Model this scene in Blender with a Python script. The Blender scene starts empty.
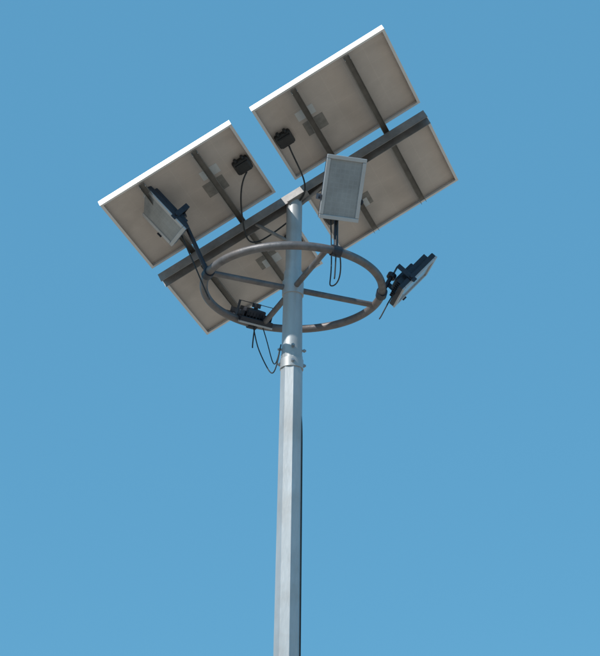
import bpy, bmesh, math, random
from mathutils import Matrix, Vector, Euler
random.seed(4)
S=bpy.context.scene
S.view_settings.view_transform='Standard'; S.view_settings.look='None'; S.view_settings.exposure=0

# ---------------------------------------------------------------- materials
def mat(name, col, rough=.5, metal=0., var=0.15, scale=6., bump=0., bscale=40., stretch=(1,1,1), streak=None):
    m=bpy.data.materials.new(name); m.use_nodes=True
    nt=m.node_tree; N=nt.nodes; L=nt.links; b=N['Principled BSDF']
    tc=N.new('ShaderNodeTexCoord'); mp=N.new('ShaderNodeMapping'); mp.inputs['Scale'].default_value=stretch
    L.new(tc.outputs['Object'],mp.inputs[0])
    n=N.new('ShaderNodeTexNoise'); n.inputs['Scale'].default_value=scale; n.inputs['Detail'].default_value=6; n.inputs['Roughness'].default_value=.65
    L.new(mp.outputs[0],n.inputs[0])
    r=N.new('ShaderNodeValToRGB'); r.color_ramp.elements[0].position=.3; r.color_ramp.elements[1].position=.72
    r.color_ramp.elements[0].color=tuple(c*(1-var) for c in col)+(1,)
    r.color_ramp.elements[1].color=tuple(min(1,c*(1+var)) for c in col)+(1,)
    L.new(n.outputs[0],r.inputs[0]); out=r.outputs[0]
    if streak:
        n2=N.new('ShaderNodeTexNoise'); n2.inputs['Scale'].default_value=streak[1]; n2.inputs['Detail'].default_value=8
        L.new(tc.outputs['Object'],n2.inputs[0])
        r2=N.new('ShaderNodeValToRGB'); r2.color_ramp.elements[0].position=.50; r2.color_ramp.elements[1].position=.68
        r2.color_ramp.elements[1].color=(streak[2],)*3+(1,)
        L.new(n2.outputs[0],r2.inputs[0])
        mx=N.new('ShaderNodeMixRGB'); L.new(r2.outputs[0],mx.inputs[0]); L.new(out,mx.inputs[1]); mx.inputs[2].default_value=tuple(streak[0])+(1,)
        out=mx.outputs[0]
    L.new(out,b.inputs['Base Color'])
    b.inputs['Roughness'].default_value=rough; b.inputs['Metallic'].default_value=metal
    if bump:
        n3=N.new('ShaderNodeTexNoise'); n3.inputs['Scale'].default_value=bscale; n3.inputs['Detail'].default_value=5
        L.new(mp.outputs[0],n3.inputs[0]); bp=N.new('ShaderNodeBump'); bp.inputs['Strength'].default_value=bump; bp.inputs['Distance'].default_value=.01
        L.new(n3.outputs[0],bp.inputs['Height']); L.new(bp.outputs[0],b.inputs['Normal'])
    return m
M_galv=mat('galvanised_steel',(.47,.49,.51),.46,.4,.16,9,.06,60,(1,1,.25),((.37,.355,.34),5,.45))
M_ring=mat('ring_steel',(.17,.165,.175),.5,.35,.3,14,.15,60,streak=((.17,.13,.11),7,.5))
M_beam=mat('beam_steel',(.27,.26,.26),.55,.3,.25,10,.1,50,streak=((.22,.18,.15),6,.4))
M_alu=mat('anodised_aluminium',(.72,.72,.73),.35,.25,.05,8)
M_rail=mat('rail_steel',(.2,.19,.18),.5,.3,.2,12)
M_black=mat('black_plastic',(.015,.016,.018),.45,0,.3,20)
M_cable=mat('cable_rubber',(.025,.027,.03),.6,0,.3,20)
M_lampbody=mat('cast_housing_paint',(.035,.04,.055),.42,.3,.2,15,.1,80)
M_bezel=mat('lamp_bezel_grey',(.48,.50,.53),.4,.2,.06,12)
M_label=mat('sticker_paper',(.6,.62,.64),.6,0,.06,30)
M_patch=mat('dark_backsheet',(.24,.225,.21),.6,0,.2,30)  # darker grey-brown tone for the rectangular patches on the panel backs
M_bolt=mat('zinc_bolt',(.35,.36,.38),.4,.7,.2,30)
M_concrete=mat('concrete',(.36,.35,.33),.9,0,.15,5,.4,40)

def backsheet():
    m=mat('panel_backsheet',(.585,.52,.485),.5,0,.10,2.4,streak=((.41,.365,.34),2.6,.7))
    nt=m.node_tree; N=nt.nodes; L=nt.links; b=N['Principled BSDF']
    src=b.inputs['Base Color'].links[0].from_socket
    tc=N.new('ShaderNodeTexCoord'); br=N.new('ShaderNodeTexBrick')
    br.offset=0; br.inputs['Scale'].default_value=1; br.inputs['Brick Width'].default_value=.1575; br.inputs['Row Height'].default_value=.1575
    br.inputs['Mortar Size'].default_value=.003; br.inputs['Color1'].default_value=(.94,.94,.94,1); br.inputs['Color2'].default_value=(.96,.96,.96,1); br.inputs['Mortar'].default_value=(1,1,1,1)
    L.new(tc.outputs['Object'],br.inputs[0])
    mx=N.new('ShaderNodeMixRGB'); mx.blend_type='MULTIPLY'; mx.inputs[0].default_value=1
    L.new(src,mx.inputs[1]); L.new(br.outputs[0],mx.inputs[2]); L.new(mx.outputs[0],b.inputs['Base Color'])
    return m
M_back=backsheet()
def cells():
    m=mat('solar_cells',(.012,.018,.05),.12,0,.3,3)
    nt=m.node_tree; N=nt.nodes; L=nt.links; b=N['Principled BSDF']
    src=b.inputs['Base Color'].links[0].from_socket
    tc=N.new('ShaderNodeTexCoord'); br=N.new('ShaderNodeTexBrick'); br.offset=0
    br.inputs['Scale'].default_value=1; br.inputs['Brick Width'].default_value=.1575; br.inputs['Row Height'].default_value=.1575
    br.inputs['Mortar Size'].default_value=.003; br.inputs['Mortar'].default_value=(1,1,1,1); br.inputs['Color1'].default_value=(0,0,0,1); br.inputs['Color2'].default_value=(0,0,0,1)
    L.new(tc.outputs['Object'],br.inputs[0]); mx=N.new('ShaderNodeMixRGB'); L.new(br.outputs[0],mx.inputs[0]); L.new(src,mx.inputs[1]); mx.inputs[2].default_value=(.6,.6,.6,1)
    L.new(mx.outputs[0],b.inputs['Base Color']); return m
M_cells=cells()
def led():
    m=mat('lamp_lens',(.30,.325,.35),.15,0,.2,5)
    nt=m.node_tree; N=nt.nodes; L=nt.links; b=N['Principled BSDF']
    src=b.inputs['Base Color'].links[0].from_socket
    tc=N.new('ShaderNodeTexCoord'); v=N.new('ShaderNodeTexBrick'); v.offset=0
    v.inputs['Scale'].default_value=1; v.inputs['Brick Width'].default_value=.03; v.inputs['Row Height'].default_value=.03; v.inputs['Mortar Size'].default_value=.004
    v.inputs['Color1'].default_value=(.93,.93,.92,1); v.inputs['Color2'].default_value=(.97,.97,.96,1); v.inputs['Mortar'].default_value=(1,1,1,1)
    L.new(tc.outputs['Object'],v.inputs[0]); mx=N.new('ShaderNodeMixRGB'); mx.blend_type='MULTIPLY'; mx.inputs[0].default_value=1
    L.new(src,mx.inputs[1]); L.new(v.outputs[0],mx.inputs[2]); L.new(mx.outputs[0],b.inputs['Base Color']); return m
M_led=led()

# ---------------------------------------------------------------- helpers
def finish(name,bm,m,parent,mx=None,smooth=False):
    me=bpy.data.meshes.new(name); bmesh.ops.recalc_face_normals(bm,faces=bm.faces); bm.to_mesh(me); bm.free()
    me.materials.append(m)
    if smooth:
        for p in me.polygons: p.use_smooth=True
        try: me.set_sharp_from_angle(angle=math.radians(40))
        except Exception: pass
    o=bpy.data.objects.new(name,me); S.collection.objects.link(o)
    if parent: o.parent=parent
    if mx is not None: o.matrix_local=mx
    return o
def addbox(bm,c,s,bev=0.):
    r=bmesh.ops.create_cube(bm,size=1,matrix=Matrix.Translation(c)@Matrix.Diagonal((s[0],s[1],s[2],1)))
    if bev:
        es=list({e for v in r['verts'] for e in v.link_edges})
        bmesh.ops.bevel(bm,geom=es,offset=bev,segments=2,affect='EDGES',profile=.5)
def box(name,c,s,m,parent,bev=.002,mx=None):
    bm=bmesh.new(); addbox(bm,c,s,bev); return finish(name,bm,m,parent,mx)
def cylb(bm,p0,p1,r0,r1=None,seg=24,rot=0):
    p0=Vector(p0);p1=Vector(p1); d=p1-p0; r1=r0 if r1 is None else r1
    q=d.to_track_quat('Z','Y').to_matrix().to_4x4()
    bmesh.ops.create_cone(bm,cap_ends=True,segments=seg,radius1=r0,radius2=r1,depth=d.length,matrix=Matrix.Translation((p0+p1)/2)@q@Matrix.Rotation(rot,4,'Z'))
def cyl(name,p0,p1,r0,m,parent,r1=None,seg=24,rot=0,mx=None):
    bm=bmesh.new(); cylb(bm,p0,p1,r0,r1,seg,rot); return finish(name,bm,m,parent,mx,smooth=seg>12)
def tube(name,pts,r,m,parent,cyclic=False):
    cu=bpy.data.curves.new(name,'CURVE'); cu.dimensions='3D'; cu.bevel_depth=r; cu.bevel_resolution=4; cu.use_fill_caps=True
    sp=cu.splines.new('NURBS' if not cyclic else 'POLY'); sp.points.add(len(pts)-1)
    for i,p in enumerate(pts): sp.points[i].co=(*p,1)
    sp.use_cyclic_u=cyclic
    if not cyclic: sp.use_endpoint_u=True; sp.order_u=4 if len(pts)>3 else len(pts); sp.resolution_u=8
    t=bpy.data.objects.new('tmp',cu); S.collection.objects.link(t)
    me=bpy.data.meshes.new_from_object(t.evaluated_get(bpy.context.evaluated_depsgraph_get())); bpy.data.objects.remove(t)
    me.materials.clear(); me.materials.append(m)
    for p in me.polygons: p.use_smooth=True
    o=bpy.data.objects.new(name,me); S.collection.objects.link(o); o.parent=parent; return o

ROOT=bpy.data.objects.new('solar_street_lamp',None); S.collection.objects.link(ROOT)

# ---------------------------------------------------------------- pole
ZR=6.84; RR=.578
cyl('pole_shaft',(0,0,.05),(0,0,6.36),.098,M_galv,ROOT,r1=.0705,seg=8,rot=math.radians(10))
cyl('pole_upper_sleeve',(0,0,6.28),(0,0,6.96),.0675,M_galv,ROOT,r1=.060,seg=32)
cyl('pole_head_tube',(0,0,6.9),(0,0,7.54),.052,M_galv,ROOT,seg=32)
cyl('sleeve_collar',(0,0,6.262),(0,0,6.325),.075,M_galv,ROOT,seg=32)
bm=bmesh.new()
for a in (5,95,185,275):
    d=Vector((math.cos(math.radians(a)),math.sin(math.radians(a)),0))
    for z in (6.295,6.40):
        cylb(bm,d*.06+Vector((0,0,z)),d*.091+Vector((0,0,z)),.007,seg=12)
        cylb(bm,d*.074+Vector((0,0,z)),d*.083+Vector((0,0,z)),.013,seg=6)
finish('sleeve_bolts',bm,M_bolt,ROOT)
box('base_plate',(0,0,.055),(.42,.42,.02),M_galv,ROOT,.003)
bm=bmesh.new()
for sx in(-1,1):
    for sy in(-1,1):
        cylb(bm,(sx*.16,sy*.16,.0),(sx*.16,sy*.16,.13),.012,seg=12); cylb(bm,(sx*.16,sy*.16,.066),(sx*.16,sy*.16,.088),.022,seg=6)
finish('anchor_bolts',bm,M_bolt,ROOT)
box('concrete_footing',(0,0,-.2),(.8,.8,.49),M_concrete,ROOT,.015)
box('service_door',(0,-.094,1.0),(.09,.012,.32),M_galv,ROOT,.004)
tube('shaft_cable',[(.083,.004,2.6),(.078,0,3.6),(.074,.002,4.4),(.071,.003,5.2),(.068,0,5.7),(.067,.003,5.95),(.05,0,5.99)],.009,M_cable,ROOT)

# ---------------------------------------------------------------- ring
ring=[(RR*math.cos(t*math.pi*2/120),RR*math.sin(t*math.pi*2/120),ZR) for t in range(120)]
tube('lamp_ring',ring,.0265,M_ring,ROOT,True)
for i,a in enumerate((21,111)):
    a=math.radians(a); d=Vector((math.cos(a),math.sin(a),0))
    for k,s in enumerate((1,-1)):
        cyl('ring_spoke_%d'%(i*2+k+1),d*s*.055+Vector((0,0,ZR)),d*s*(RR-.02)+Vector((0,0,ZR)),.019,M_ring,ROOT)
cyl('ring_hub',(0,0,ZR-.05),(0,0,ZR+.05),.070,M_galv,ROOT,seg=32)

# ---------------------------------------------------------------- solar array
AM=Matrix.Translation((-.034,0,7.5714))@Euler((3.0942,-.4713,-.3347),'XYZ').to_matrix().to_4x4()
AR=bpy.data.objects.new('solar_array',None); S.collection.objects.link(AR); AR.parent=ROOT; AR.matrix_local=AM
W,H,GU,GV=.971,.8083,.1507,.1521
k=0
for j in(0,1):
    for i in(0,1):
        k+=1
        sx=-1 if i==0 else 1; sy=1 if j==0 else -1
        c=Vector((sx*(GU/2+W/2),sy*(GV/2+H/2),0)); mx=Matrix.Translation(c)
        P=bpy.data.objects.new('solar_panel_%d'%k,None); S.collection.objects.link(P); P.parent=AR; P.matrix_local=mx
        fw=.015; T=.036
        bm=bmesh.new()
        for s in(-1,1):
            addbox(bm,(0,s*(H/2-.0015),-T/2),(W,.003,T)); addbox(bm,(s*(W/2-.0015),0,-T/2),(.003,H-.006,T))
            addbox(bm,(0,s*(H/2-.003-fw/2),-.001),(W-.006,fw,.002)); addbox(bm,(s*(W/2-.003-fw/2),0,-.001),(fw,H-.006-2*fw,.002))
            addbox(bm,(0,s*(H/2-.003-.006),-T+.001),(W-.006,.012,.002)); addbox(bm,(s*(W/2-.003-.006),0,-T+.001),(.012,H-.03,.002))
        finish('frame',bm,M_alu,P)
        o=box('backsheet',(0,0,-.0285),(W-.008,H-.008,.003),M_back,P,0)
        box('glass',(0,0,-.0318),(W-.01,H-.01,.003),M_cells,P,0)
        jx=-sx*(W/2-.085); bm=bmesh.new()
        addbox(bm,(jx,0,-.008),(.115,.12,.038),.012); addbox(bm,(jx,0,.016),(.09,.095,.014),.006)
        for s in(-1,1): cylb(bm,(jx+s*.025,.06,-.004),(jx+s*.025,.09,-.002),.011,seg=12)
        finish('junction_box',bm,M_black,P)
        box('rating_label',(jx+sx*.2,.09*(1 if j==0 else -1),-.0262),(.13,.09,.0012),M_label,P,0)
        box('backsheet_patch',(jx+sx*.22,-.06,-.0264),(.15,.14,.001),M_patch,P,0)
n=0
for sx in(-1,1):
    for f in(.3,.7):
        n+=1; x=sx*(GU/2+W*f); bm=bmesh.new(); Ly=2*H+GV-.06
        addbox(bm,(x,0,.0035),(.04,Ly,.003)); addbox(bm,(x-.0185,0,.0205),(.003,Ly,.031)); addbox(bm,(x+.0185,0,.0205),(.003,Ly,.031))
        finish('panel_rail_%d'%n,bm,M_rail,AR)
bm=bmesh.new(); Lx=2*W+GU-.02; yb=.0
addbox(bm,(0,yb,.0395),(Lx,.08,.004)); addbox(bm,(0,yb-.038,.072),(Lx,.004,.061)); addbox(bm,(0,yb+.038,.072),(Lx,.004,.061))
finish('main_beam',bm,M_beam,AR)
box('beam_saddle',(.03,yb,.100),(.15,.11,.010),M_beam,AR,.002)
bm=bmesh.new()
for sx in(-1,1):
    for f in(.3,.7):
        for yy in (yb-.02,yb+.02): cylb(bm,(sx*(GU/2+W*f),yy,.03),(sx*(GU/2+W*f),yy,.056),.009,seg=6)
finish('beam_bolts',bm,M_bolt,AR)
def A2W(x,y,z): return AM@Vector((x,y,z))
for n,(sx) in enumerate((-1,1)):
    e=A2W(sx*.30,yb,.085); cyl('brace_%d'%(n+1),(sx*.045,0,7.2 if sx<0 else 7.48),e,.012,M_beam,ROOT,seg=12)

# ---------------------------------------------------------------- flood lamps
def flood(n,theta,off_o,off_z,tilt,twist=0,w=.25,h=.40,off_t=0):
    a=math.radians(theta); o=Vector((math.cos(a),math.sin(a),0)); att=o*RR+Vector((0,0,ZR))
    a2=math.radians(theta+twist); oo=Vector((math.cos(a2),math.sin(a2),0))
    t=math.radians(tilt); nrm=oo*math.cos(t)-Vector((0,0,1))*math.sin(t); tall=oo*math.sin(t)+Vector((0,0,1))*math.cos(t)
    side=tall.cross(nrm)
    c=att+oo*off_o+Vector((0,0,off_z))+side*off_t
    mx=Matrix(((side.x,tall.x,nrm.x,c.x),(side.y,tall.y,nrm.y,c.y),(side.z,tall.z,nrm.z,c.z),(0,0,0,1)))
    E=bpy.data.objects.new('flood_lamp_%d'%n,None); S.collection.objects.link(E); E.parent=ROOT; E.matrix_local=mx
    bm=bmesh.new(); addbox(bm,(0,0,-.014),(w,h,.034),.006)
    for q in range(9):
        addbox(bm,(w*.4*(q/4-1),0,-.047),(.005,h*.8,.036))
    addbox(bm,(0,-.03,-.062),(.13,.17,.055),.008)
    finish('housing',bm,M_lampbody,E)
    bm=bmesh.new()
    for s in(-1,1):
        addbox(bm,(0,s*(h/2-.0125),.009),(w+.004,.025,.014),.003); addbox(bm,(s*(w/2-.010),0,.009),(.024,h-.052,.0135),.003)
    finish('bezel',bm,M_bezel,E)
    box('lens',(0,0,.0055),(w-.045,h-.05,.004),M_led,E,0)
    bm=bmesh.new()
    for s in(-1,1):
        addbox(bm,(s*(w/2+.007),-.07,-.05),(.004,.035,.15),.001); cylb(bm,(s*(w/2-.004),-.07,-.012),(s*(w/2+.02),-.07,-.012),.012,seg=6)
    addbox(bm,(0,-.07,-.126),(w+.018,.035,.004),.001)
    finish('bracket',bm,M_lampbody,E)
    b=mx@Vector((0,-.07,-.13))
    bm=bmesh.new(); cylb(bm,att,b,.014,seg=16); cylb(bm,b-(b-att).normalized()*.03,b,.03,seg=16)
    q=o.cross(Vector((0,0,1))); cylb(bm,att-q*.03,att+q*.03,.036,seg=20)
    finish('ring_clamp_%d'%n,bm,M_lampbody,ROOT)
    s0=mx@Vector((0,-.10,-.07)); md=(s0+att)/2+Vector((0,0,-.08))
    tube('lamp_cable_%d'%n,[s0,s0+Vector((0,0,-.05)),md,att*.98+Vector((0,0,-.05)),att*.97+Vector((0,0,.02))],.0045,M_cable,ROOT)
flood(1,4,.22,.12,40,7,h=.36)
flood(2,-63,.16,.36,33,-14)
flood(3,200,.34,.33,50,4,w=.24,h=.36)
flood(4,118,.06,.05,58,w=.24,h=.30)

# ---------------------------------------------------------------- cables
def V(*a): return Vector(a)
a0=A2W(-(GU/2+.085),GV/2+H/2-.06,.01)
tube('panel_cable_1',[a0,a0+V(-.05,0,-.1),A2W(-.38,.12,.14),A2W(-.42,-.02,.2),A2W(-.3,-.1,.16),A2W(-.05,-.1,.12)],.0055,M_cable,ROOT)
b0=A2W((GU/2+.085),GV/2+H/2-.06,.01)
tube('panel_cable_2',[b0,b0+V(.02,0,-.06),A2W(.14,.14,.06),A2W(.10,.06,.11),A2W(.06,.02,.115),A2W(.02,0,.11)],.0055,M_cable,ROOT)
d0=A2W((GU/2+.085),-(GV/2+H/2)+.06,.01)
tube('panel_cable_3',[d0,d0+V(0,0,-.12),V(.26,.1,7.0),V(.22,-.1,6.8),V(.3,-.3,6.72),V(.3,-.45,6.8),V(.28,-.5,6.88)],.0045,M_cable,ROOT)
tube('drop_cable',[V(-.27,.49,6.85),V(-.24,.4,6.66),V(-.22,.2,6.5),V(-.15,.05,6.28),V(-.11,-.02,6.2),V(-.085,-.03,6.32),V(-.07,-.04,6.42)],.004,M_cable,ROOT)
tube('drop_cable_2',[V(-.2,.52,6.82),V(-.16,.3,6.6),V(-.13,.1,6.36),V(-.1,0,6.27),V(-.08,-.02,6.38)],.0035,M_cable,ROOT)

# ---------------------------------------------------------------- ground
bm=bmesh.new(); bmesh.ops.create_grid(bm,x_segments=8,y_segments=8,size=4000)
finish('ground',bm,mat('dry_sandy_soil',(.37,.30,.235),.95,0,.2,.15,.5,8,streak=((.28,.24,.17),.4,.6)),None)

# ---------------------------------------------------------------- light
sd=Vector((-.6,-.45,.66)).normalized()
el=math.asin(sd.z); rot=math.atan2(sd.x,sd.y)
sl=bpy.data.lights.new('sun','SUN'); sl.energy=4.0; sl.angle=math.radians(.5); sl.color=(1,.95,.87)
so=bpy.data.objects.new('sun',sl); S.collection.objects.link(so); so.rotation_euler=sd.to_track_quat('Z','Y').to_euler(); so.location=sd*50
w=bpy.data.worlds.new('World'); S.world=w; w.use_nodes=True; N=w.node_tree.nodes; L=w.node_tree.links
sk=N.new('ShaderNodeTexSky'); sk.sky_type='NISHITA'; sk.sun_disc=False; sk.sun_elevation=el; sk.sun_rotation=rot%(2*math.pi)
sk.air_density=1.0; sk.dust_density=.6; sk.ozone_density=1.5; sk.altitude=100
ST=.12
tn=N.new('ShaderNodeMixRGB'); tn.blend_type='MULTIPLY'; tn.inputs[0].default_value=1; tn.inputs[2].default_value=(.80,1.48,1.5,1)
L.new(sk.outputs[0],tn.inputs[1])
hz=N.new('ShaderNodeMixRGB'); hz.inputs[0].default_value=.82; hz.inputs[2].default_value=(.112/ST,.355/ST,.59/ST,1)
L.new(tn.outputs[0],hz.inputs[1]); L.new(hz.outputs[0],N['Background'].inputs[0]); N['Background'].inputs[1].default_value=ST

# ---------------------------------------------------------------- camera
yaw,pitch,roll=.005,.4644,.0149
F=Vector((math.sin(yaw)*math.cos(pitch),math.cos(yaw)*math.cos(pitch),math.sin(pitch)))
R=Vector((math.cos(yaw),-math.sin(yaw),0)); U=R.cross(F)
R2=R*math.cos(roll)+U*math.sin(roll); U2=-R*math.sin(roll)+U*math.cos(roll)
cd=bpy.data.cameras.new('camera'); co=bpy.data.objects.new('camera',cd); S.collection.objects.link(co)
co.matrix_world=Matrix(((R2.x,U2.x,-F.x,0),(R2.y,U2.y,-F.y,-9.9),(R2.z,U2.z,-F.z,1.6),(0,0,0,1)))
cd.sensor_fit='HORIZONTAL'; cd.sensor_width=36; cd.lens=1727.6/600*36; cd.clip_end=10000
S.camera=co
